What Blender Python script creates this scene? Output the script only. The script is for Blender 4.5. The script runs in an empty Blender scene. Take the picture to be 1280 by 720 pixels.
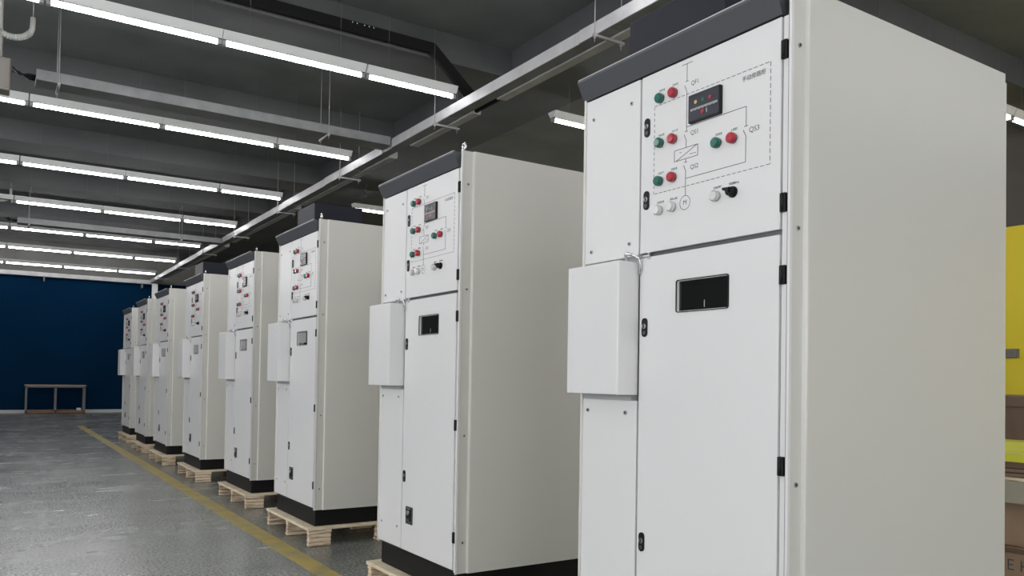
import bpy, bmesh, math, random
from mathutils import Vector, Matrix
random.seed(7)
C = bpy.context.scene.collection
sc = bpy.context.scene

# ------------------------------------------------------------------ camera
CAM_H = 1.2124
F_PX, PPY, PITCH, ROLL, YAW = 1005.47, 454.1, 0.019, 0.016, 0.578
cam = bpy.data.cameras.new('camera'); camo = bpy.data.objects.new('camera', cam); C.objects.link(camo)
cam.sensor_fit = 'HORIZONTAL'; cam.sensor_width = 36.0
cam.lens = F_PX / 1280 * 36.0
cam.shift_y = (PPY - 360) / 1280
cam.clip_start = 0.05; cam.clip_end = 200
fw = Vector((math.sin(YAW)*math.cos(PITCH), math.cos(YAW)*math.cos(PITCH), math.sin(PITCH)))
up = Vector((-math.sin(YAW)*math.sin(PITCH), -math.cos(YAW)*math.sin(PITCH), math.cos(PITCH)))
rt = Vector((math.cos(YAW), -math.sin(YAW), 0))
c_, s_ = math.cos(ROLL), math.sin(ROLL)
R_ = rt*c_ + up*s_; U_ = -rt*s_ + up*c_
camo.matrix_world = Matrix(((R_.x, U_.x, -fw.x, 0), (R_.y, U_.y, -fw.y, 0), (R_.z, U_.z, -fw.z, CAM_H), (0, 0, 0, 1)))
sc.camera = camo

# ------------------------------------------------------------------ world and exposure
TUBE = 20.0          # strength of the fluorescent tubes
SKY = 3.4            # daylight for the openings added in the unseen left and front walls
world = bpy.data.worlds.new('daylight'); sc.world = world; world.use_nodes = True
wb = world.node_tree.nodes['Background']
wb.inputs[0].default_value = (0.97, 0.98, 1.0, 1); wb.inputs[1].default_value = SKY
sc.view_settings.view_transform = 'Standard'; sc.view_settings.look = 'None'
sc.view_settings.gamma = 1.0; sc.view_settings.use_curve_mapping = False
sc.view_settings.exposure = 0.63

# ------------------------------------------------------------------ materials
def mat(name, col, rough=0.5, metal=0.0, spec=0.5, emit=None, estr=0.0, coat=0.0):
    m = bpy.data.materials.new(name); m.use_nodes = True
    b = m.node_tree.nodes['Principled BSDF']
    b.inputs['Base Color'].default_value = (*col, 1); b.inputs['Roughness'].default_value = rough
    b.inputs['Metallic'].default_value = metal; b.inputs['Specular IOR Level'].default_value = spec
    if coat: b.inputs['Coat Weight'].default_value = coat; b.inputs['Coat Roughness'].default_value = 0.1
    if emit: b.inputs['Emission Color'].default_value = (*emit, 1); b.inputs['Emission Strength'].default_value = estr
    return m
def nd(m, t, **kw):
    n = m.node_tree.nodes.new(t)
    for k, v in kw.items(): setattr(n, k, v)
    return n
def lk(m, a, b): m.node_tree.links.new(a, b)
def bsdf(m): return m.node_tree.nodes['Principled BSDF']
def coords(m, scale=(1, 1, 1)):
    g = nd(m, 'ShaderNodeNewGeometry'); mp = nd(m, 'ShaderNodeMapping'); mp.inputs['Scale'].default_value = scale
    lk(m, g.outputs['Position'], mp.inputs['Vector']); return mp.outputs[0]
def mottled(m, c1, c2, scale=3.0, detail=6, stretch=(1, 1, 1), lo=0.35, hi=0.65):
    t = nd(m, 'ShaderNodeTexNoise'); t.inputs['Scale'].default_value = scale; t.inputs['Detail'].default_value = detail
    lk(m, coords(m, stretch), t.inputs['Vector'])
    r = nd(m, 'ShaderNodeValToRGB'); r.color_ramp.elements[0].position = lo; r.color_ramp.elements[1].position = hi
    r.color_ramp.elements[0].color = (*c1, 1); r.color_ramp.elements[1].color = (*c2, 1)
    lk(m, t.outputs['Fac'], r.inputs['Fac']); lk(m, r.outputs['Color'], bsdf(m).inputs['Base Color']); return r
def bump(m, scale, strength, dist=0.002, detail=2):
    t = nd(m, 'ShaderNodeTexNoise'); t.inputs['Scale'].default_value = scale; t.inputs['Detail'].default_value = detail
    lk(m, coords(m), t.inputs['Vector'])
    b = nd(m, 'ShaderNodeBump'); b.inputs['Strength'].default_value = strength; b.inputs['Distance'].default_value = dist
    lk(m, t.outputs['Fac'], b.inputs['Height']); lk(m, b.outputs['Normal'], bsdf(m).inputs['Normal'])

M = {}
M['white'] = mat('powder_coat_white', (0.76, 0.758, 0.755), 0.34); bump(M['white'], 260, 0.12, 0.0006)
M['panel'] = mat('powder_coat_side_shaded', (0.66, 0.655, 0.61), 0.30, spec=0.6); bump(M['panel'], 260, 0.2, 0.0008)  # same white paint, side shade and warm bounce light put into the colour
M['fascia'] = mat('powder_coat_slate', (0.078, 0.083, 0.094), 0.45); bump(M['fascia'], 320, 0.3, 0.001)
M['navy'] = mat('powder_coat_navy', (0.004, 0.006, 0.016), 0.5, spec=0.35)
M['black'] = mat('black_paint', (0.006, 0.006, 0.007), 0.5, spec=0.3)
M['gasket'] = mat('dark_gasket', (0.05, 0.05, 0.055), 0.7)
M['frame'] = mat('frame_grey', (0.42, 0.42, 0.43), 0.45)
M['steel'] = mat('zinc_steel', (0.55, 0.56, 0.58), 0.3, 0.9)
M['darksteel'] = mat('dark_steel', (0.12, 0.125, 0.13), 0.4, 0.7)
M['chrome'] = mat('chrome', (0.8, 0.8, 0.82), 0.15, 1.0)
M['ink'] = mat('ink', (0.06, 0.06, 0.07), 0.6)
M['inkgreen'] = mat('ink_green', (0.05, 0.22, 0.16), 0.6)
M['red'] = mat('red_button', (0.44, 0.010, 0.03), 0.3, coat=0.5)
M['green'] = mat('green_button', (0.0, 0.13, 0.085), 0.28, coat=0.5)
M['lampwhite'] = mat('lamp_white', (0.72, 0.72, 0.71), 0.2, coat=0.6)
M['screen'] = mat('meter_face', (0.035, 0.038, 0.048), 0.25)
M['reflect'] = mat('reflection_grey', (0.30, 0.31, 0.31), 0.3)  # grey of the glancing reflection on window glass, given as plain colour
M['reflectdark'] = mat('reflection_dark', (0.14, 0.145, 0.15), 0.3)
M['amber'] = mat('amber', (0.55, 0.42, 0.15), 0.4)
M['glass'] = mat('dark_glass', (0.008, 0.010, 0.010), 0.06, coat=0.3)
M['tube'] = mat('fluorescent_tube', (1, 1, 1), 0.4, emit=(1.0, 0.985, 1.0), estr=TUBE)
M['batten'] = mat('batten_enamel', (0.9, 0.92, 0.92), 0.45)
M['tray'] = mat('galvanised_tray', (0.47, 0.47, 0.475), 0.5); mottled(M['tray'], (0.42, 0.42, 0.425), (0.52, 0.52, 0.525), 5)
M['traydark'] = mat('grey_tray', (0.25, 0.255, 0.26), 0.55); mottled(M['traydark'], (0.18, 0.182, 0.19), (0.235, 0.24, 0.245), 5)
M['rod'] = mat('threaded_rod', (0.36, 0.36, 0.36), 0.5, 0.3)
M['hose'] = mat('flexible_hose', (0.5, 0.5, 0.48), 0.5)
M['ceil'] = mat('ceiling_paint', (0.09, 0.095, 0.1), 0.8); mottled(M['ceil'], (0.15, 0.162, 0.168), (0.195, 0.207, 0.212), 1.3, 8)  # same paint as the beams, lightened to make up for weak slab light
M['beam'] = mat('ceiling_paint_dimmed', (0.13, 0.135, 0.14), 0.8); mottled(M['beam'], (0.082, 0.087, 0.09), (0.112, 0.115, 0.118), 1.1, 8)  # ceiling paint darkened to hold back the tube light on the beams
M['blue'] = mat('blue_wall_paint', (0.0, 0.01, 0.03), 0.9, spec=0.08); mottled(M['blue'], (0.0002, 0.0175, 0.050), (0.0003, 0.021, 0.058), 0.6, 4)
M['wallgrey'] = mat('wall_grey', (0.22, 0.215, 0.205), 0.8); mottled(M['wallgrey'], (0.20, 0.195, 0.185), (0.25, 0.245, 0.235), 0.8)
M['walldark'] = mat('wall_brown_grey', (0.09, 0.078, 0.065), 0.8); mottled(M['walldark'], (0.08, 0.07, 0.058), (0.11, 0.095, 0.08), 0.8)
M['yellow'] = mat('yellow_wall_paint', (0.78, 0.60, 0.04), 0.6); mottled(M['yellow'], (0.88, 0.69, 0.03), (0.94, 0.76, 0.04), 0.7)
M['skirt'] = mat('pale_skirting', (0.55, 0.56, 0.57), 0.5)
# floor: polished grey aggregate concrete
m = mat('polished_concrete', (0.2, 0.2, 0.2), 0.3, spec=0.55); M['floor'] = m
n1 = nd(m, 'ShaderNodeTexNoise'); n1.inputs['Scale'].default_value = 1.0; n1.inputs['Detail'].default_value = 8; n1.inputs['Roughness'].default_value = 0.6
lk(m, coords(m, (0.7, 1.25, 1)), n1.inputs['Vector'])
n2 = nd(m, 'ShaderNodeTexNoise'); n2.inputs['Scale'].default_value = 55; n2.inputs['Detail'].default_value = 4
lk(m, coords(m), n2.inputs['Vector'])
r1 = nd(m, 'ShaderNodeValToRGB'); r1.color_ramp.elements[0].position = 0.3; r1.color_ramp.elements[1].position = 0.72
r1.color_ramp.elements[0].color = (0.155, 0.166, 0.158, 1); r1.color_ramp.elements[1].color = (0.30, 0.315, 0.295, 1)
r2 = nd(m, 'ShaderNodeValToRGB'); r2.color_ramp.elements[0].position = 0.38; r2.color_ramp.elements[1].position = 0.66
r2.color_ramp.elements[0].color = (0.55, 0.55, 0.55, 1); r2.color_ramp.elements[1].color = (1.65, 1.65, 1.62, 1)
mx = nd(m, 'ShaderNodeMix', data_type='RGBA', blend_type='MULTIPLY'); mx.inputs[0].default_value = 1.0
lk(m, n1.outputs['Fac'], r1.inputs['Fac']); lk(m, n2.outputs['Fac'], r2.inputs['Fac'])
lk(m, r1.outputs['Color'], mx.inputs[6]); lk(m, r2.outputs['Color'], mx.inputs[7]); lk(m, mx.outputs[2], bsdf(m).inputs['Base Color'])
rr = nd(m, 'ShaderNodeMapRange'); rr.inputs[3].default_value = 0.20; rr.inputs[4].default_value = 0.33
lk(m, n1.outputs['Fac'], rr.inputs[0]); lk(m, rr.outputs[0], bsdf(m).inputs['Roughness'])
# worn yellow floor paint
m = mat('worn_yellow_paint', (0.5, 0.4, 0.1), 0.5); M['line'] = m
r = mottled(m, (0.30, 0.26, 0.12), (0.47, 0.36, 0.08), 6, 8, lo=0.3, hi=0.6)
# pale pine pallet wood
m = mat('pallet_pine', (0.5, 0.4, 0.25), 0.7); M['pine'] = m
mottled(m, (0.66, 0.55, 0.38), (0.84, 0.75, 0.57), 9, 6, (1, 1, 6))
m = mat('pallet_block', (0.5, 0.4, 0.25), 0.75); M['block'] = m
mottled(m, (0.40, 0.27, 0.17), (0.80, 0.66, 0.48), 7, 5, (1, 1, 9), 0.38, 0.52)
M['tan'] = mat('shelf_board', (0.36, 0.25, 0.16), 0.6)
M['tan2'] = mat('shelf_bottom_board', (0.20, 0.12, 0.07), 0.6)
m = mat('brown_plywood', (0.2, 0.13, 0.08), 0.7); M['ply'] = m; mottled(m, (0.17, 0.115, 0.075), (0.235, 0.16, 0.105), 4, 8, (1, 1, 0.4))
M['card'] = mat('cardboard', (0.34, 0.235, 0.15), 0.8); mottled(M['card'], (0.32, 0.22, 0.14), (0.38, 0.265, 0.17), 3)
M['paleboard'] = mat('pale_carton', (0.36, 0.34, 0.26), 0.8)
M['lime'] = mat('lime_plastic', (0.62, 0.62, 0.02), 0.4)
M['plastic'] = mat('white_plastic', (0.7, 0.7, 0.7), 0.4)
M['greybox'] = mat('grey_enclosure', (0.20, 0.185, 0.165), 0.6)

# ------------------------------------------------------------------ mesh helpers
class MB:
    """collects shapes into ONE mesh, several materials allowed"""
    def __init__(s): s.bm = bmesh.new(); s.mats = []
    def mi(s, m):
        if m not in s.mats: s.mats.append(m)
        return s.mats.index(m)
    def _new(s, faces, m, smooth=False):
        k = s.mi(m)
        for f in faces: f.material_index = k; f.smooth = smooth
    def box(s, x0, x1, y0, y1, z0, z1, m, bev=0.0, seg=2):
        r = bmesh.ops.create_cube(s.bm, size=1.0); vs = r['verts']
        for v in vs:
            v.co = Vector(((x0+x1)/2 + v.co.x*(x1-x0), (y0+y1)/2 + v.co.y*(y1-y0), (z0+z1)/2 + v.co.z*(z1-z0)))
        fs = set(f for v in vs for f in v.link_faces)
        if bev > 0:
            es = set(e for v in vs for e in v.link_edges)
            r = bmesh.ops.bevel(s.bm, geom=list(es), offset=bev, segments=seg, affect='EDGES', profile=0.5)
            fs = set(r['faces']) | set(f for f in fs if f.is_valid)
        s._new(fs, m); return s
    def prism(s, pts, axis, a0, a1, m):
        """pts: outline in the two other axes (in x,y,z order); extruded a0..a1 along axis"""
        def P(p, a):
            if axis == 'x': return Vector((a, p[0], p[1]))
            if axis == 'y': return Vector((p[0], a, p[1]))
            return Vector((p[0], p[1], a))
        v0 = [s.bm.verts.new(P(p, a0)) for p in pts]; v1 = [s.bm.verts.new(P(p, a1)) for p in pts]
        fs = [s.bm.faces.new(v0), s.bm.faces.new(v1[::-1])]
        n = len(pts)
        for i in range(n): fs.append(s.bm.faces.new((v0[i], v1[i], v1[(i+1) % n], v0[(i+1) % n])))
        bmesh.ops.recalc_face_normals(s.bm, faces=fs); s._new(fs, m); return s
    def cyl(s, p0, p1, r0, m, r1=None, n=20, smooth=True):
        p0 = Vector(p0); p1 = Vector(p1); d = p1-p0; r1 = r0 if r1 is None else r1
        q = d.to_track_quat('Z', 'Y'); rings = []
        for p, r in ((p0, r0), (p1, r1)):
            rings.append([s.bm.verts.new(p + q @ Vector((r*math.cos(2*math.pi*i/n), r*math.sin(2*math.pi*i/n), 0))) for i in range(n)])
        side = [s.bm.faces.new((rings[0][i], rings[0][(i+1) % n], rings[1][(i+1) % n], rings[1][i])) for i in range(n)]
        caps = [s.bm.faces.new(rings[0][::-1]), s.bm.faces.new(rings[1])]
        s._new(side, m, smooth); s._new(caps, m); return s
    def tube(s, pts, r, m, n=10):
        pts = [Vector(p) for p in pts]; rings = []
        for i, p in enumerate(pts):
            d = (pts[min(i+1, len(pts)-1)] - pts[max(i-1, 0)]).normalized(); q = d.to_track_quat('Z', 'Y')
            rings.append([s.bm.verts.new(p + q @ Vector((r*math.cos(2*math.pi*k/n), r*math.sin(2*math.pi*k/n), 0))) for k in range(n)])
        fs = []
        for a, b in zip(rings, rings[1:]):
            # match the closest vertex so the tube never twists
            off = min(range(n), key=lambda o: (a[0].co-b[o].co).length)
            for k in range(n): fs.append(s.bm.faces.new((a[k], a[(k+1) % n], b[(k+1+off) % n], b[(k+off) % n])))
            b[:] = b[off:] + b[:off]
        fs.append(s.bm.faces.new(rings[0][::-1])); fs.append(s.bm.faces.new(rings[-1]))
        s._new(fs, m, True); return s
    def ring(s, c, r, w, x, m, n=32):
        """flat ring lying in a plane of constant x"""
        a = [s.bm.verts.new((x, c[0]+r*math.cos(2*math.pi*i/n), c[1]+r*math.sin(2*math.pi*i/n))) for i in range(n)]
        b = [s.bm.verts.new((x, c[0]+(r-w)*math.cos(2*math.pi*i/n), c[1]+(r-w)*math.sin(2*math.pi*i/n))) for i in range(n)]
        s._new([s.bm.faces.new((a[i], a[(i+1) % n], b[(i+1) % n], b[i])) for i in range(n)], m); return s
    def build(s, name, parent=None):
        me = bpy.data.meshes.new(name); s.bm.normal_update(); s.bm.to_mesh(me); s.bm.free()
        for m in s.mats: me.materials.append(M[m])
        o = bpy.data.objects.new(name, me); C.objects.link(o)
        if parent: o.parent = parent
        return o
def rrect(cy, cz, w, h, r, n=5):
    pts = []
    for (sx, sz, a0) in ((1, 1, 0), (-1, 1, 90), (-1, -1, 180), (1, -1, 270)):
        for k in range(n+1):
            a = math.radians(a0 + 90*k/n)
            pts.append((cy + sx*(w/2-r) + r*math.cos(a), cz + sz*(h/2-r) + r*math.sin(a)))
    return pts
def tag(o, label=None, cat=None, group=None, kind=None):
    if label: o['label'] = label
    if cat: o['category'] = cat
    if group: o['group'] = group
    if kind: o['kind'] = kind
    return o
def empty(name, loc, label, cat, group=None, rz=0):
    o = bpy.data.objects.new(name, None); C.objects.link(o); o.location = loc; o.rotation_euler = (0, 0, rz)
    o.empty_display_size = 0.1
    return tag(o, label, cat, group)
def copy_tree(o, parent=None, keep=None):
    c = o.copy(); C.objects.link(c)
    if parent: c.parent = parent
    for ch in list(o.children):
        if keep is None or ch.name.split('.')[0] in keep: copy_tree(ch, c)
    return c
def struct(mb, name): return tag(mb.build(name), kind='structure')

# ------------------------------------------------------------------ the hall
X0, X1, Y0, Y1, ZC = -9.0, 12.0, -6.0, 27.0, 5.0
struct(MB().box(X0-.3, X1+.3, Y0-.3, Y1+.3, -0.2, 0, 'floor'), 'floor')
struct(MB().box(X0-.3, X1+.3, Y0-.3, Y1+.3, ZC, ZC+.25, 'ceil'), 'ceiling')
w = MB(); w.box(X0-.3, X1+.3, Y1, Y1+.3, 0, 3.98, 'blue'); w.box(X0-.3, X1+.3, Y1, Y1+.3, 3.98, ZC, 'wallgrey')
struct(w, 'wall_back')
w = MB(); w.box(X1, X1+.3, Y0, Y1, 0, 3.46, 'yellow'); w.box(X1, X1+.3, Y0, Y1, 3.46, ZC, 'walldark')
struct(w, 'wall_right')
def wall_with_windows(name, axis, pos0, pos1, a0, a1, wins, zl, zh):
    w = MB(); cur = a0
    def b(p, q, z0, z1):
        if axis == 'x': w.box(pos0, pos1, p, q, z0, z1, 'wallgrey')
        else: w.box(p, q, pos0, pos1, z0, z1, 'wallgrey')
    b(a0, a1, 0, zl); b(a0, a1, zh, ZC)
    for (p, q) in wins: b(cur, p, zl, zh); cur = q
    b(cur, a1, zl, zh)
    return struct(w, name)
left_fill_wins = [(y, y+4.2) for y in (-5.4, -0.8, 3.8)]  # openings put in the unseen left wall, sized to brighten the cabinet fronts
wall_with_windows('wall_left', 'x', X0-.3, X0, Y0, Y1, left_fill_wins, 0.6, 4.1)
front_fill_wins = [(x, x+3.2) for x in (-7.6, -3.4, 0.8, 5.0)]  # openings added behind the camera to brighten the cabinet side panels
wall_with_windows('wall_front', 'y', Y0-.3, Y0, X0-.3, X1+.3, front_fill_wins, 1.0, 2.7)
k = 1  # frames for the openings added in both unseen walls
for (p, q) in left_fill_wins:
    f = MB()
    for (y0, y1) in ((p, p+.06), (q-.06, q), ((p+q)/2-.03, (p+q)/2+.03)): f.box(X0-.2, X0-.1, y0, y1, .6, 4.1, 'frame')
    f.box(X0-.2, X0-.1, p, q, .6, .66, 'frame'); f.box(X0-.2, X0-.1, p, q, 4.04, 4.1, 'frame')
    struct(f, 'window_%d' % k); k += 1
for (p, q) in front_fill_wins:
    f = MB()
    for (x0, x1) in ((p, p+.06), (q-.06, q), ((p+q)/2-.03, (p+q)/2+.03)): f.box(x0, x1, Y0-.2, Y0-.1, 1.0, 2.7, 'frame')
    f.box(p, q, Y0-.2, Y0-.1, 1.0, 1.06, 'frame'); f.box(p, q, Y0-.2, Y0-.1, 2.64, 2.7, 'frame')
    struct(f, 'window_%d' % k); k += 1
struct(MB().box(X0, X1, Y1-.02, Y1, 0, 0.09, 'skirt'), 'baseboard_back')
# concrete beams across the hall and the long girder over the cabinets
GX0, GX1, BZ = 5.0, 6.05, 4.68
t = 1
struct(MB().box(GX0, GX1, Y0, Y1, BZ, ZC, 'beam'), 'trim_%d' % t); t += 1
for kk in range(-3, 7):
    y = 4.55 + 3.22*kk
    if y + .75 > Y1: break
    for (xa, xb) in ((X0, GX0), (GX1, X1)):
        if xa == GX1 and kk > 0: continue
        struct(MB().box(xa, xb, y, y+.75, BZ, ZC, 'beam'), 'trim_%d' % t); t += 1
# worn painted line on the floor
ln = MB(); ln.box(1.70, 1.835, -5.5, 20.3, 0, 0.0008, 'line')
tag(ln.build('floor_line'), 'long worn yellow line painted on the grey floor in front of the cabinets', 'floor marking')

# ------------------------------------------------------------------ ceiling lights
TX = 4.12                       # the cable tray the rows run up to
ROWS = [(-4.6, 4.21), (-1.57, 4.21), (1.46, 4.21), (4.49, 4.21), (7.52, 4.20), (10.47, 4.185), (13.56, 4.185), (16.51, 4.155), (19.72, 4.17), (22.66, 4.15), (25.67, 4.12)]
def fixture(L):
    """one batten light, tube along +x starting at 0, tube centre at z=0"""
    root = empty('fluorescent_light', (0, 0, 0), 'x', 'ceiling light', None)
    h = MB()
    h.prism([(-.034, .038), (.034, .038), (.075, .102), (.075, .110), (-.075, .110), (-.075, .102)], 'x', .0, L, 'batten')
    h.box(.002, L-.002, -.036, .036, .032, .037, 'gasket')
    h.box(.0, .035, -.024, .024, -.010, .036, 'frame'); h.box(L-.035, L, -.024, .024, -.010, .036, 'frame')
    h.build('reflector_housing', root)
    MB().cyl((.036, 0, .012), (L-.036, 0, .012), .019, 'tube', n=16).build('tube', root)
    return root
ROD = {}
def add_rods(o, L, y, z, left=True):
    under = (y > 4.5 or left) and any(0 < y-(4.55+3.22*kk) < .75 and (left or kk < 1) for kk in range(-3, 7))
    ln_ = round((BZ if under else ZC) - z - .11, 3)
    for x in (.25, L-.25):
        if ln_ not in ROD: ROD[ln_] = MB().cyl((0, 0, .11), (0, 0, .11+ln_), .0016, 'ceil', n=5).build('suspension_rod', o); r = ROD[ln_]
        else: r = ROD[ln_].copy(); C.objects.link(r); r.parent = o
        r.location = (x, 0, 0)
ORD = ['first', 'second', 'third', 'fourth', 'fifth', 'sixth', 'seventh', 'eighth', 'ninth', 'tenth', 'eleventh', 'twelfth']
protoS = fixture(1.02); protoL = fixture(1.375)
used = set()
def take(src):
    if src.name in used: return copy_tree(src, keep=('reflector_housing', 'tube'))
    used.add(src.name); return src
for ri, (y, z) in enumerate(ROWS):
    xs = [3.10 - 1.39*j for j in range(0, 9)]
    for j, x in enumerate([3.10, 1.71, 0.33, -1.06, -2.45, -3.84, -5.23, -6.62]):
        key = 'S' if j == 0 else 'L'
        src = protoS if key == 'S' else protoL
        if ri == 7 and j > 3: continue
        o = take(src); o.location = (x, y, z); add_rods(o, 1.02 if key == 'S' else 1.375, y, z)
        rn = ri - 4
        if rn < 0: lab = 'lit ceiling tube, %s left of the cable tray, in the row %s the camera' % (ORD[j], ['far behind', 'behind', 'right above', 'ahead of'][ri])
        elif rn == 6: lab = 'lit ceiling tube, %s left of the cable tray, row nearest the blue wall' % ORD[j]
        else: lab = 'lit ceiling tube, %s left of the cable tray, %s visible row from front' % (ORD[j], ORD[rn])
        tag(o, lab, 'ceiling light', 'rows of fluorescent ceiling lights left of the cable tray')
        if ri == 7 and j == 3:
            for ch in list(o.children):
                if ch.name.startswith('tube'): bpy.data.objects.remove(ch)
            tag(o, 'unlit ceiling batten left of the tubes, fourth visible row from front')
for ri, (y, z) in enumerate(ROWS):
    if ri not in (1, 2, 3, 4, 6): continue
    for j in range(4):
        x = 5.40 + 1.39*j if ri != 3 else 5.0 + 1.39*j + 0.4
        o = take(protoL); o.location = (x, y, z); add_rods(o, 1.375, y, z, False)
        rn = ri-3
        tag(o, 'lit ceiling tube behind the cabinets, %s from the girder, in row %s' % (ORD[j], ['above the camera', 'over the nearest cabinet', 'one beyond it', 'two beyond it', 'three beyond it', 'four beyond it', 'five beyond it', 'six beyond it', 'seven beyond it'][rn+1]),
            'ceiling light', 'fluorescent ceiling lights in the bay behind the cabinets')

# ------------------------------------------------------------------ cable trays
tr = empty('cable_tray', (TX, 0, 4.05), 'long pale steel cable tray hanging from the ceiling above the cabinet row', 'cable tray')
def tz(y): return -0.0045*max(0, y-6)
for (a, b) in ((-5.9, 9.12), (9.42, 17.66), (17.96, 26.7)):
    w = MB(); n = 4
    for q in range(n):
        ya, yb = a+(b-a)*q/n, a+(b-a)*(q+1)/n - .004
        za, zb = tz((ya+yb)/2), tz((ya+yb)/2)
        w.box(0, .012, ya, yb, za, za+.108, 'tray', .002, 1)
    w.build('side_plate', tr)
w = MB()
for q in range(12):
    ya, yb = -5.9 + 32.6*q/12, -5.9 + 32.6*(q+1)/12 - .006
    w.box(.012, .138, ya, yb, tz(ya), tz(ya)+.10, 'traydark', .002, 1)
w.build('tray_cover', tr)
w = MB()
for (a, b) in ((-5.9, 6.9), (7.4, 8.9), (9.5, 13.1), (13.3, 17.6), (18.1, 26.6)):
    w.prism([(.142, tz(a)+.002), (.150, tz(a)-.008), (.255, tz(a)-.002), (.262, tz(a)+.03), (.262, tz(a)+.09), (.142, tz(a)+.09)], 'y', a, b, 'tray')
w.build('edge_flange', tr)
w = MB()
for q in range(60):
    w.cyl((.20, 6.9+.5*q/60, .0+.02), (.20, 6.9+.5*(q+1)/60, .02), .02+.003*(q % 2), 'black', n=8)
w.build('flexible_link', tr)
def hanger(x, y, z, along='x', top=ZC):
    L = .27
    h = empty('trapeze_hanger', (x, y, z), 'x', 'hanger')
    b = MB()
    if along == 'x': b.box(-.03, L+.03, -.012, .012, -.03, -.008, 'rod')
    else: b.box(-.012, .012, -.03, L+.03, -.03, -.008, 'rod')
    b.build('crossbar', h)
    for d in (-.012, L+.0):
        r = MB(); p = (d, 0) if along == 'x' else (0, d)
        r.cyl((*p, -.075), (*p, top-z), .0042, 'rod', n=8); r.cyl((*p, -.045), (*p, -.032), .012, 'rod', n=6)
        r.build('threaded_rod', h)
    return h
hy = [2.3, 5.12, 7.93, 10.80, 13.7, 16.6, 19.4, 22.3, 25.1]
for q, y in enumerate(hy):
    h = hanger(TX-.012, y, 4.05+tz(y), top=BZ if any(0 < y-(4.55+3.22*kk) < .75 for kk in range(-3, 7)) else ZC)
    tag(h, 'steel trapeze hanger under the long cable tray, %s one from the near end' % ORD[q], 'hanger', 'trapeze hangers of the long cable tray')
def branch(y, z, xl, lab):
    b = empty('branch_cable_tray', (0, y, z), lab, 'cable tray')
    w = MB(); w.box(xl, TX-.002, 0, .010, 0, .105, 'traydark', .002, 1); w.box(xl, TX-.002, .01, .27, 0, .09, 'traydark', .002, 1); w.build('tray_channel', b)
    w = MB()
    for q in range(5):
        w.tube([(xl+.05, .05+.04*q, .05), (xl-.06, .06+.04*q, .055), (xl-.14, .05+.04*q, .03+.02*q), (xl-.2, .04+.04*q, .09)], .009, 'black', 6)
    w.build('loose_cables', b)
    return b
branch(9.14, 4.075, .335, 'grey branch cable tray running left from the long tray in the near ceiling bay')
branch(17.68, 3.99, .41, 'grey branch cable tray running left from the long tray, far back near the blue wall')
for q, (x, y, z, lab) in enumerate([(3.31, 9.12, 4.075, 'near branch tray, close to its right end'), (.53, 9.12, 4.075, 'near branch tray, at its left end'), (3.31, 17.66, 3.99, 'far branch tray, close to its right end'), (.6, 17.66, 3.99, 'far branch tray, at its left end')]):
    tag(hanger(x, y, z, 'y', BZ if q > 1 else ZC), 'steel trapeze hanger under the ' + lab, 'hanger', 'trapeze hangers of the branch trays')
# tray along the blue wall and its vertical drop
w = empty('wall_cable_tray', (0, 26.7, 3.93), 'pale cable tray running along the top of the blue wall', 'cable tray')
MB().box(X0+.3, 4.30, 0, .16, 0, .12, 'tray', .004, 1).build('tray_channel', w)
b = MB()
for x in (-6, -3, .95+.35, 3.9): b.box(x, x+.03, .02, .28, -.12, 0, 'traydark')
b.build('wall_bracket', w)
d = MB(); d.box(4.17, 4.32, 26.55, 26.7, 0.0, 3.93, 'batten', .006, 1)
tag(d.build('vertical_trunking'), 'pale vertical cable trunking on the blue wall dropping from the end of the tray', 'cable trunking')
# black cable ladder along the first beam, bending down to the tray
k = MB(); yb = 7.69
k.prism([(-8.8, 4.705), (3.90, 4.705), (4.42, 4.28), (4.50, 4.36), (3.96, 4.815), (-8.8, 4.815)], 'y', yb, yb+.05, 'black')
o = k.build('black_cable_channel'); tag(o, 'black cable channel along the concrete beam bending down to the cable tray', 'cable channel')
s = MB()
for q in range(5): s.cyl((3.02+.05*q+(.03 if q > 1 else 0), yb+.0, 4.80), (3.02+.05*q+(.03 if q > 1 else 0), yb-.005, 4.80), .006, 'batten', n=8)
ob = s.build('rivets', o)
# the hoses and box at the left ends of the branch trays
def hose_box(y, z, s, lab1, lab2):
    b = MB(); b.box(-.28, .12, y-.02, y+.18, z-.23, z+.08, 'greybox', .008, 1)
    o = b.build('junction_box'); tag(o, lab1, 'junction box')
    MB().box(-.26, .10, y-.026, y-.02, z-.21, z+.06, 'greybox').build('box_cover', o)
    MB().cyl((.03, y+.05, z+.08), (.03, y+.05, ZC), .02, 'hose', n=10).build('support_pipe', o)
    pts = []
    for q in range(25):
        a = math.radians(180 + 170*q/24); pts.append((.125+.165*math.cos(a), y-.05, z+.42+.145*math.sin(a)))
    pts = [(-.045, y-.05, z+.55)] + pts + [(.292, y-.05, z+.50)]
    h = MB().tube(pts, .024, 'hose', 10)
    for q in range(2, 23): 
        p = Vector(pts[q]); d_ = (Vector(pts[q+1])-p).normalized()*.008; h.cyl(p-d_, p+d_, .029, 'hose', n=10)
    h.cyl((.292, y-.05, z+.49), (.292, y-.05, ZC), .0045, 'rod', n=6)
    tag(h.build('flexible_hose'), lab2, 'hose')
hose_box(9.0, 4.10, 1, 'grey-brown junction box at the left end of the near branch tray', 'pale ribbed flexible hose hanging in a U above the near junction box')
hose_box(17.5, 4.06, 1, 'grey-brown junction box at the left end of the far branch tray', 'pale ribbed flexible hose hanging in a U above the far junction box')

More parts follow.
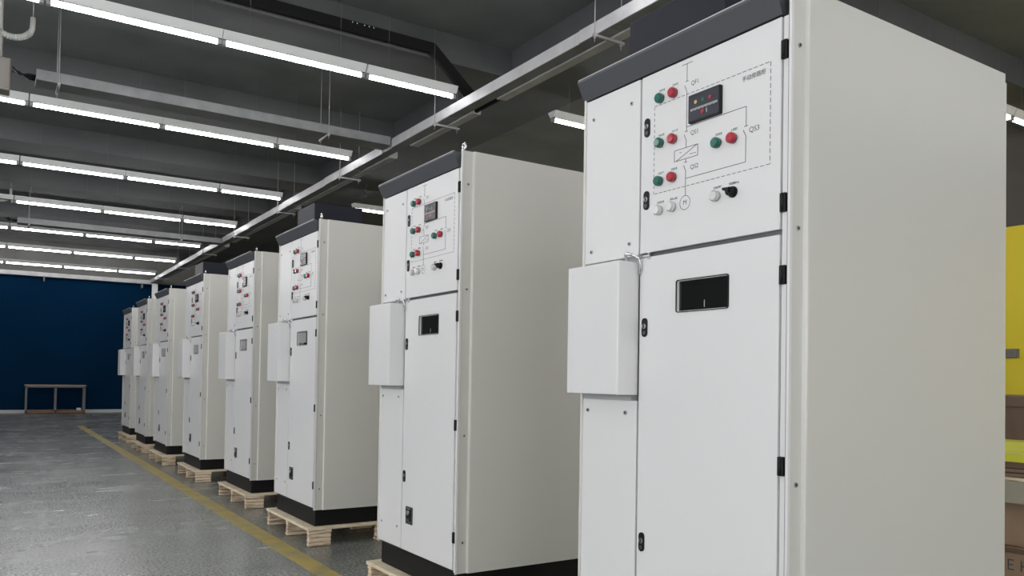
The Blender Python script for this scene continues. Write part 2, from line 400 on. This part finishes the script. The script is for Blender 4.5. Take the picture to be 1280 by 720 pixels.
# ------------------------------------------------------------------ switchgear cabinets
# cabinet frame: x=0 door plane, +x to the rear; y=0 near side, +y to the left side; z=0 underside of the plinth
PZ, W, D, H = 0.12, 0.93, 1.18, 2.08
def Zb(z): return z + PZ
def make_cabinet():
    root = empty('switchgear_cabinet', (0, 0, 0), 'x', 'electrical cabinet')
    b = MB(); b.box(.012, D-.02, .012, W-.03, 0, PZ, 'black', .003, 1)
    b.build('plinth', root)
    b = MB()                                   # carcass behind the doors
    b.box(.022, D-.01, .0065, W-.012, PZ, Zb(2.0), 'frame'); b.box(.006, .022, .012, .030, Zb(0), Zb(2.0), 'white'); b.box(.004, .022, .0065, .012, Zb(0), Zb(2.0), 'gasket'); b.box(.022, D-.01, .010, W-.012, Zb(2.0), Zb(2.065), 'darksteel')
    b.build('body', root)
    # near side panel: flange with screws, a raised lip, then the big sheet
    b = MB()
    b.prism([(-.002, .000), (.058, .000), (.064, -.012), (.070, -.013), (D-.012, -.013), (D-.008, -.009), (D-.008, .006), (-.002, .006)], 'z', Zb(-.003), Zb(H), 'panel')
    b.prism([(-.0045, -.005), (.006, -.005), (.010, .0), (.0, .0025), (-.0045, .0025)], 'z', Zb(-.003), Zb(H), 'white')  # front lip in the lighter white, the light it catches put into its colour
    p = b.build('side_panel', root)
    for z in (1.915, 1.394, .672, .147):
        s = MB(); s.cyl((.036, .002, Zb(z)), (.036, -.0025, Zb(z)), .0075, 'steel', n=16); s.cyl((.036, -.0025, Zb(z)), (.036, -.0045, Zb(z)), .0045, 'darksteel', n=6, smooth=False)
        s.build('screw', p)
    b = MB()
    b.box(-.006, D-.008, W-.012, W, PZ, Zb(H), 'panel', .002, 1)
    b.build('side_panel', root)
    b = MB(); b.box(D-.008, D+.022, -.002, W-.004, Zb(.0), Zb(H-.022), 'panel', .002, 1); b.build('rear_panel', root)
    # slanted dark fascia over the doors
    b = MB()
    b.prism([(.02, Zb(2.006)), (-.004, Zb(2.004)), (-.036, Zb(2.068)), (-.036, Zb(2.076)), (.03, Zb(2.076)), (.03, Zb(2.006))], 'y', .028, W+.004, 'fascia')
    f = b.build('fascia', root)
    b = MB(); b.box(-.0365, -.026, .03, W, Zb(2.076), Zb(2.0795), 'tray'); b.build('top_lip', f)
    b = MB(); b.box(.03, .10, .012, .03, Zb(2.0), Zb(2.075), 'fascia'); b.box(.03, D-.02, .03, W-.014, Zb(2.066), Zb(2.072), 'fascia'); b.build('roof_plate', root)
    # lifting eye above the near front corner
    b = MB(); pts = [(.02, .02 + .014*math.cos(a*math.pi/8), Zb(2.103) + .016*math.sin(a*math.pi/8)) for a in range(-3, 12)]
    b.tube(pts, .006, 'chrome', 8); b.cyl((.02, .02, Zb(2.07)), (.02, .02, Zb(2.092)), .008, 'chrome', n=10)
    b.build('lifting_eye', root)

    def screw(y, z, par):
        s = MB(); s.cyl((0, y, z), (-.003, y, z), .0075, 'steel', n=14); s.cyl((-.003, y, z), (-.0045, y, z), .004, 'darksteel', n=6, smooth=False)
        return s.build('screw', par)
    def latch(y, z, par):
        s = MB(); s.prism(rrect(y, z, .026, .064, .0125), 'x', -.004, 0, 'black')
        s.cyl((-.004, y, z+.004), (-.0075, y, z+.004), .0085, 'steel', n=14); s.box(-.009, -.0075, y-.002, y+.002, z-.003, z+.011, 'black')
        s.prism(rrect(y, z-.018, .012, .012, .003), 'x', -.0055, -.004, 'darksteel')
        return s.build('door_latch', par)
    # upper control door
    d = MB(); d.box(0, .02, .034, .616, Zb(1.392), Zb(2.0), 'white', .0025, 2); door = d.build('control_door', root)
    s = MB(); s.box(.018, .024, .616, .624, Zb(.01), Zb(2.0), 'gasket'); s.box(.010, .0235, .034, .616, Zb(1.37), Zb(1.394), 'darksteel'); s.build('door_gasket', root)
    latch(.585, Zb(1.820), door); latch(.585, Zb(1.571), door)
    XS = -.0008
    # the single-line diagram printed on the door
    g = MB(); lw_ = .0017
    def hl(y0, y1, z, m='ink'): g.box(XS, -.0001, min(y0, y1), max(y0, y1), Zb(z)-lw_/2, Zb(z)+lw_/2, m)
    def vl(y, z0, z1, m='ink'): g.box(XS, -.0001, y-lw_/2, y+lw_/2, Zb(min(z0, z1)), Zb(max(z0, z1)), m)
    def dl(p, q, m='ink', w=lw_):
        (y0, z0), (y1, z1) = p, q; L = math.hypot(y1-y0, z1-z0); ny, nz = -(z1-z0)/L*w/2, (y1-y0)/L*w/2
        g.prism([(y0+ny, Zb(z0)+nz), (y1+ny, Zb(z1)+nz), (y1-ny, Zb(z1)-nz), (y0-ny, Zb(z0)-nz)], 'x', XS, -.0001, m)
    def dash(p, q, on=.014, off=.007):
        L = math.hypot(q[0]-p[0], q[1]-p[1]); t_ = 0
        while t_ < L:
            e = min(L, t_+on); a, b_ = t_/L, e/L
            dl((p[0]+(q[0]-p[0])*a, p[1]+(q[1]-p[1])*a), (p[0]+(q[0]-p[0])*b_, p[1]+(q[1]-p[1])*b_)); t_ += on+off
    dash((.551, 1.883), (.070, 1.883)); dash((.070, 1.883), (.070, 1.586)); dash((.070, 1.586), (.551, 1.586)); dash((.551, 1.586), (.551, 1.883), .010, .009)
    hl(.378, .425, 1.983); vl(.402, 1.983, 1.926); hl(.396, .408, 1.926); dl((.412, 1.914), (.402, 1.892)); vl(.402, 1.892, 1.763)
    hl(.396, .409, 1.763); hl(.402, .158, 1.777); vl(.158, 1.777, 1.718); hl(.151, .165, 1.718); dl((.169, 1.708), (.159, 1.690)); vl(.159, 1.690, 1.612); hl(.159, .403, 1.611)
    dl((.412, 1.754), (.403, 1.734)); vl(.403, 1.734, 1.711)
    hl(.352, .455, 1.711); hl(.352, .455, 1.675); vl(.352, 1.675, 1.711); vl(.455, 1.675, 1.711); dl((.447, 1.676), (.356, 1.710))
    hl(.432, .424, 1.700); hl(.385, .374, 1.686); hl(.371, .360, 1.686); vl(.404, 1.675, 1.664); hl(.398, .410, 1.664)
    dl((.413, 1.655), (.404, 1.635)); vl(.404, 1.635, 1.557)
    g.ring((.405, Zb(1.533)), .0235, .0018, XS, 'ink')
    g.build('line_diagram', door)
    # lettering
    def text(body, y, z, size, name='lettering', m='ink'):
        cu = bpy.data.curves.new('t', 'FONT'); cu.body = body; cu.size = size; cu.align_x = 'CENTER'; cu.align_y = 'CENTER'
        to = bpy.data.objects.new('t', cu); C.objects.link(to)
        bpy.context.view_layer.update()
        me = bpy.data.meshes.new_from_object(to.evaluated_get(bpy.context.evaluated_depsgraph_get()))
        bpy.data.objects.remove(to)
        me.name = name
        for v in me.vertices:           # text x runs towards -y on the door, text y up
            v.co = Vector((XS, y - v.co.x, Zb(z) + v.co.y))
        me.materials.clear(); me.materials.append(M[m])
        o = bpy.data.objects.new(name, me); C.objects.link(o); o.parent = door; return o
    for tx, y, z, sz in (('QF1', .366, 1.912, .020), ('QS1', .366, 1.752, .020), ('QS2', .366, 1.642, .020), ('QS3', .127, 1.702, .022), ('手动旁路柜', .131, 1.860, .0178), ('M', .405, 1.533, .022)):
        text(tx, y, z, sz)
    # tiny printed captions over the knobs (not legible in the place)
    cp = MB(); rnd = random.Random(3)
    def cap(y, z, n=4, m='ink'):
        for q in range(n):
            yy = y + (n/2-q-.5)*.0068
            for zz in (z+.0028, z, z-.0028):
                if rnd.random() < .85: cp.box(XS, -.0001, yy-.0026, yy+.0024, Zb(zz)-.0006, Zb(zz)+.0006, m)
            cp.box(XS, -.0001, yy-.0004+rnd.uniform(-.002, .002), yy+.0004, Zb(z)-.003, Zb(z)+.003, m)
    BTN = [(.521, 1.903, 'green'), (.459, 1.904, 'red'), (.521, 1.753, 'green'), (.459, 1.752, 'red'), (.269, 1.693, 'green'), (.207, 1.693, 'red'), (.522, 1.625, 'green'), (.460, 1.626, 'red'),
           (.522, 1.527, 'lampwhite'), (.460, 1.528, 'lampwhite'), (.271, 1.529, 'lampwhite')]
    for y, z, c in BTN: cap(y-.004, z+.027, 4 if c != 'lampwhite' else 5, 'inkgreen' if c != 'lampwhite' else 'ink')
    cap(.203, 1.557, 6); cp.build('printed_captions', door)
    for y, z, c in BTN:
        k = MB(); zz = Zb(z)
        k.cyl((0, y, zz), (-.005, y, zz), .0155, 'darksteel' if c != 'lampwhite' else 'steel', n=24)
        k.cyl((-.005, y, zz), (-.016, y, zz), .0165, c, .0165, n=24); k.cyl((-.016, y, zz), (-.021, y, zz), .0165, c, .012, n=24)
        o = k.build('push_button' if c != 'lampwhite' else 'indicator_lamp', door)
        tag(o, {'red': 'red push button', 'green': 'green push button', 'lampwhite': 'white round lamp'}[c])
    k = MB(); zz = Zb(1.530)
    k.cyl((0, .205, zz), (-.006, .205, zz), .017, 'black', n=24); k.cyl((-.006, .205, zz), (-.022, .205, zz), .0145, 'black', .013, n=24)
    k.prism([(.200, zz-.006), (.224, zz+.006), (.222, zz+.012), (.200, zz+.010)], 'x', -.030, -.020, 'black')
    tag(k.build('selector_switch', door), 'black rotary selector knob')
    k = MB(); zc = Zb(1.825)
    k.prism(rrect(.318, zc, .134, .090, .004), 'x', -.010, 0, 'black'); k.prism(rrect(.318, zc, .126, .082, .003), 'x', -.0115, -.010, 'screen')
    for y, c in ((.352, 'amber'), (.322, 'green'), (.292, 'red')): k.cyl((-.0115, y, zc+.017), (-.013, y, zc+.017), .006, c, n=14)
    for q in range(22): k.box(-.0122, -.0115, .262+.0052*q, .262+.0052*q+.0036, zc-.008+.004*math.sin(q*2.1)*.3, zc-.001, 'frame')
    k.cyl((-.0115, .322, zc-.020), (-.014, .322, zc-.020), .007, 'red', n=14); k.box(-.0125, -.0115, .304, .307, zc-.027, zc-.014, 'frame')
    tag(k.build('control_meter', door), 'dark rectangular meter with small coloured lamps')
    # upper left blank panel
    d = MB(); d.box(0, .02, .624, W-.004, Zb(1.388), Zb(2.0), 'white', .0025, 2); pnl = d.build('blank_panel', root)
    for y, z in ((.667, 1.927), (.877, 1.924), (.671, 1.434), (.881, 1.431)): screw(y, Zb(z), pnl)
    # lower main door
    d = MB(); y0, y1, z0, z1 = .034, .613, Zb(.012), Zb(1.377); wy0, wy1, wz0, wz1 = .222, .434, Zb(1.184), Zb(1.281)
    d.box(0, .02, y0, wy0, z0, z1, 'white'); d.box(0, .02, wy1, y1, z0, z1, 'white'); d.box(0, .02, wy0, wy1, z0, wz0, 'white'); d.box(0, .02, wy0, wy1, wz1, z1, 'white')
    door2 = d.build('main_door', root)
    k = MB(); o_ = rrect(.328, (wz0+wz1)/2, .222, .106, .009); i_ = rrect(.328, (wz0+wz1)/2, .2165, .1005, .007)
    n = len(o_)
    vo = [[k.bm.verts.new((x, *p)) for p in P] for x, P in ((-.004, o_), (-.004, i_), (.016, i_), (0, o_))]
    fs = []
    for i in range(n):
        j = (i+1) % n
        fs += [k.bm.faces.new((vo[0][i], vo[0][j], vo[1][j], vo[1][i])), k.bm.faces.new((vo[1][i], vo[1][j], vo[2][j], vo[2][i])), k.bm.faces.new((vo[3][i], vo[3][j], vo[0][j], vo[0][i]))]
    k._new(fs, 'black'); k.prism(i_, 'x', .0085, .0115, 'glass')
    k.box(.0075, .0085, .323, .3255, wz0+.008, wz0+.03, 'frame')
    tag(k.build('viewing_window', door2), 'dark glass viewing window')
    latch(.586, Zb(1.138), door2); latch(.588, Zb(.412), door2)
    k = MB(); k.prism(rrect(.516, Zb(.206), .078, .094, .004), 'x', -.005, 0, 'darksteel'); k.prism(rrect(.516, Zb(.212), .058, .066, .004), 'x', -.0065, -.005, 'black')
    k.cyl((-.0065, .516, Zb(.222)), (-.014, .516, Zb(.222)), .013, 'steel', n=16); k.box(-.012, -.0065, .492, .540, Zb(.176), Zb(.190), 'black', .002, 1)
    k.box(-.0075, -.0065, .496, .536, Zb(.240), Zb(.246), 'steel')
    k.build('lock_plate', door2)
    # lower left blank panel
    d = MB(); d.box(0, .02, .624, W-.004, Zb(.012), Zb(.888), 'white', .0025, 2); pnl = d.build('blank_panel', root)
    for y, z in ((.680, .845), (.889, .846), (.671, .124), (.877, .123)): screw(y, Zb(z), pnl)
    # hinges in the gap beside the side panel
    for z in (1.903, 1.467, 1.262, .723, .171):
        k = MB(); k.box(-.005, .008, .0125, .033, Zb(z)-.027, Zb(z)+.027, 'black', .002, 1); k.cyl((-.005, .022, Zb(z)-.024), (-.005, .022, Zb(z)+.024), .004, 'black', n=8); k.build('hinge', root)
    # shallow box on the left of the front
    d = MB(); d.box(-.090, .004, .621, .903, Zb(.908), Zb(1.364), 'white', .004, 2); jb = d.build('shallow_box', root)
    k = MB(); k.box(-.01, .02, .64, .90, Zb(.888), Zb(.908), 'frame'); k.build('mounting_rail', jb)
    # corrugated cable from the box into the door gap
    pts = []
    for q in range(13):
        a = q/12; pts.append((-.02-.03*math.sin(a*math.pi), .655-.052*a, Zb(1.368)+.022*math.sin(a*math.pi*.9)-.0*a))
    pts += [(-.012, .601, Zb(1.352)), (-.006, .604, Zb(1.335)), (-.004, .612, Zb(1.322))]
    MB().tube(pts, .0055, 'chrome', 8).build('corrugated_cable', root)
    k = MB(); k.tube([(-.004, .612, Zb(1.379)), (-.005, .590, Zb(1.381)), (-.004, .565, Zb(1.380))], .004, 'steel', 8); k.box(-.006, .002, .563, .573, Zb(1.368), Zb(1.392), 'white', .001, 1)
    k.build('cable_clip', root)
    return root

def make_pallet():
    root = empty('pallet', (0, 0, 0), 'x', 'pallet')
    LX, LY = 1.2, 1.01; rnd = random.Random(5)
    for bx in (0, .52, 1.02):
        for by in (0, .475, .95):
            b = MB(); xo = .008 if bx == 0 else 0
            zs = [0, .024, .052, .078, .103]
            for z0, z1 in zip(zs, zs[1:]):
                b.box(bx+xo+rnd.uniform(0, .006), bx+.18-rnd.uniform(0, .008), by+rnd.uniform(0, .004), by+.05-rnd.uniform(0, .004), z0+.0035, z1, 'block', .0015, 1)
            b.build('block', root)
    for bx in (0, .52, 1.02):
        MB().box(bx, bx+.18, 0, LY-.01, .104, .122, 'pine', .002, 1).build('deck_board', root)
    for by in (0, .2, .44, .68, .90):
        b = MB().box(.182, .518, by, by+.10, .104, .122, 'pine', .002, 1); b.box(.702, 1.018, by, by+.10, .104, .122, 'pine', .002, 1); b.build('deck_slat', root)
    return root

YS = [1.4566, 3.4465, 5.5701, 7.3914, 9.4209, 11.3615, 13.1758, 15.2076]
XF = [1.8699, 1.9369, 1.9703, 2.0150, 2.0094, 1.9944, 2.0116, 2.0738]
CAB_LABELS = [
    'white electrical cabinet nearest the camera, cut off by the frame, navy box on its roof',
    'white electrical cabinet second from the camera, bare roof, in front of the third one',
    'white electrical cabinet third from the camera, with a navy box on its roof',
    'white electrical cabinet fourth from the camera, bare roof, between two with roof boxes',
    'white electrical cabinet fifth from the camera, with a dark box on its roof',
    'white electrical cabinet third from the blue wall end of the row',
    'white electrical cabinet second from the blue wall end of the row',
    'white electrical cabinet at the far end of the row, nearest the blue wall']
PZH = 0.135 - 0.0
PAL_Z = 0.122
cab = make_cabinet(); pal = make_pallet()
BODY_LIFT = 0.255 - PZ     # underside of the plinth above the floor
for i, (x, y) in enumerate(zip(XF, YS)):
    o = cab if i == 0 else copy_tree(cab)
    o.location = (x, y, BODY_LIFT); tag(o, CAB_LABELS[i], 'electrical cabinet', 'row of white switchgear cabinets')
    q = pal if i == 0 else copy_tree(pal)
    q.location = (x-.055, y-.035, 0); q.scale = (1, 1, BODY_LIFT/.122)
    tag(q, 'pale pine pallet under the ' + ['nearest cabinet', 'second cabinet from the camera', 'third cabinet from the camera', 'fourth cabinet from the camera', 'fifth cabinet from the camera', 'sixth cabinet from the camera', 'cabinet second from the blue wall', 'farthest cabinet'][i], 'pallet', 'pine pallets under the cabinets')
roots = [o for o in C.objects if o.name.startswith('switchgear_cabinet')]
for i, r in enumerate(sorted(roots, key=lambda o: o.location.y)):
    if i in (0, 2, 4):
        ya, yb2 = {0: (.27, .72), 2: (.20, .59), 4: (.20, .63)}[i]
        h = MB(); h.box(.03, .41, ya, yb2, Zb(2.06), Zb(2.238), 'navy', .004, 1); h.build('roof_box', r)

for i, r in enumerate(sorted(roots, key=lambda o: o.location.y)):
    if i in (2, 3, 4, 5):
        h = MB(); h.box(.0060, .0068, .224, .432, Zb(1.200), Zb(1.278), 'reflect'); h.box(.0055, .0060, .224, .270, Zb(1.20), Zb(1.278), 'reflectdark')  # thin sheets painting the grazing reflection onto the far window panes
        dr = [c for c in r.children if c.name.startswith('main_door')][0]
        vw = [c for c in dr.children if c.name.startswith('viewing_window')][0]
        tag(vw, 'viewing window with a grey reflection painted over the glass'); o = h.build('painted_reflection', dr)

# ------------------------------------------------------------------ shelf at the blue wall
t = empty('shelf_rack', (.90, 26.3, 0), 'low dark metal rack with a wooden top standing at the blue wall', 'rack')
MB().box(0, 1.53, 0, .5, .79, .825, 'tan', .004, 1).build('top_board', t)
MB().box(.02, 1.51, .01, .49, .015, .09, 'tan2', .004, 1).build('bottom_board', t)
for x in (.02, .74, 1.47):
    for y in (.01, .45): MB().box(x, x+.04, y, y+.04, 0, .79, 'darksteel').build('leg', t)
b = MB(); b.box(.02, 1.51, .01, .03, .75, .79, 'darksteel'); b.build('top_rail', t)
b = MB(); b.box(2.20, 2.31, 26.38, 26.5, .09, .16, 'plastic', .01, 2); b.box(2.215, 2.295, 26.375, 26.381, .10, .15, 'batten', .002, 1)
tag(b.build('white_carton'), 'small white carton on the bottom board of the rack', 'carton')

# ------------------------------------------------------------------ goods behind the nearest cabinet
b = MB(); b.box(11.96, 12, 5.50, 5.74, 1.61, 1.74, 'greybox', .006, 1); b.box(11.95, 11.96, 5.53, 5.71, 1.63, 1.72, 'frame', .002, 1)
tag(b.build('wall_socket_box'), 'small grey socket box on the yellow wall', 'socket box')
c = empty('plywood_crate', (6.6, 2.7, 0), 'large brown plywood crate standing in front of the yellow wall', 'crate')
MB().box(0, 1.1, 0, 1.3, .1, 1.14, 'ply', .004, 1).build('crate_panel', c)
b = MB()
for x in (0, .5, 1.0): b.box(x, x+.1, 0, 1.3, 0, .1, 'ply')
b.build('skid', c)
b = MB()
for z in (.12, 1.06): b.box(-.02, 0, 0, 1.3, z, z+.07, 'ply', .002, 1)
for y in (0, .62, 1.22): b.box(-.02, 0, y, y+.08, .19, 1.06, 'ply', .002, 1)
b.build('batten', c)
# stack at x 5.0..5.9
def carton(name, x0, x1, y0, y1, z0, z1, m, lab, flap=True, rz=0):
    o = empty(name, ((x0+x1)/2, (y0+y1)/2, z0), lab, 'box', None, rz)
    hx, hy, hz = (x1-x0)/2, (y1-y0)/2, z1-z0
    MB().box(-hx, hx, -hy, hy, 0, hz, m, .004, 1).build('carton_body', o)
    if flap:
        MB().box(-.004, .004, -hy, hy, hz, hz+.003, 'tan').build('lid_seam', o)
    return o
lo = carton('cardboard_box', 5.0, 5.75, 1.98, 2.75, .0, .25, 'card', 'lower cardboard box with open flaps and black print behind the nearest cabinet', False)
f = MB()
f.prism([(-.375, .25), (-.371, .253), (-.46, .30), (-.465, .297)], 'y', -.38, .38, 'card'); f.build('flap', lo)
f = MB(); f.prism([(-.375, .25), (.0, .262), (.0, .266), (-.375, .254)], 'y', -.382, -.05, 'card'); f.build('flap', lo)
f = MB()
def strokes(y, z, h, segs):
    for (a, b_, c, d) in segs: f.box(-.3765, -.375, y-max(a, c)*h, y-min(a, c)*h+.006, z+min(b_, d)*h, z+max(b_, d)*h+.006, 'ink')
strokes(-.02, .15, .055, [(0, 0, 0, 1), (0, 0, .5, 0), (0, .5, .4, .5), (0, 1, .5, 1)])
strokes(-.09, .15, .055, [(0, 0, 0, 1), (0, .5, .3, .5), (.3, .5, .3, 1), (.4, 0, .4, .45)])
f.build('black_print', lo)
carton('cardboard_box', 5.10, 5.72, 2.02, 2.72, .268, .53, 'card', 'upper cardboard box of the stack behind the nearest cabinet')
carton('pale_carton', 5.0, 5.76, 2.0, 2.74, .533, .663, 'paleboard', 'flat pale greenish carton on top of the cardboard boxes', False)
p = empty('board_stack', (5.0, 2.0, .664), 'thin wooden boards lying on the pale carton', 'boards')
for q in range(3): MB().box(.01*q, .78-.02*q, .03*q, .74-.02*q, .024*q, .024*q+.020, ['block', 'ply', 'ply'][q], .002, 1).build('board', p)
for q in range(3): MB().box(.06+.28*q, .12+.28*q, .05, .70, .070, .108, 'ply', .002, 1).build('bearer', p)
b = MB(); b.prism([(5.02, .773), (5.72, .773), (5.72, .80), (5.62, .815), (5.52, .872), (5.20, .878), (5.12, .83), (5.03, .815)], 'y', 2.05, 2.70, 'lime')
tag(b.build('yellow_cover'), 'lime yellow plastic cover lying on the wooden boards', 'plastic cover')
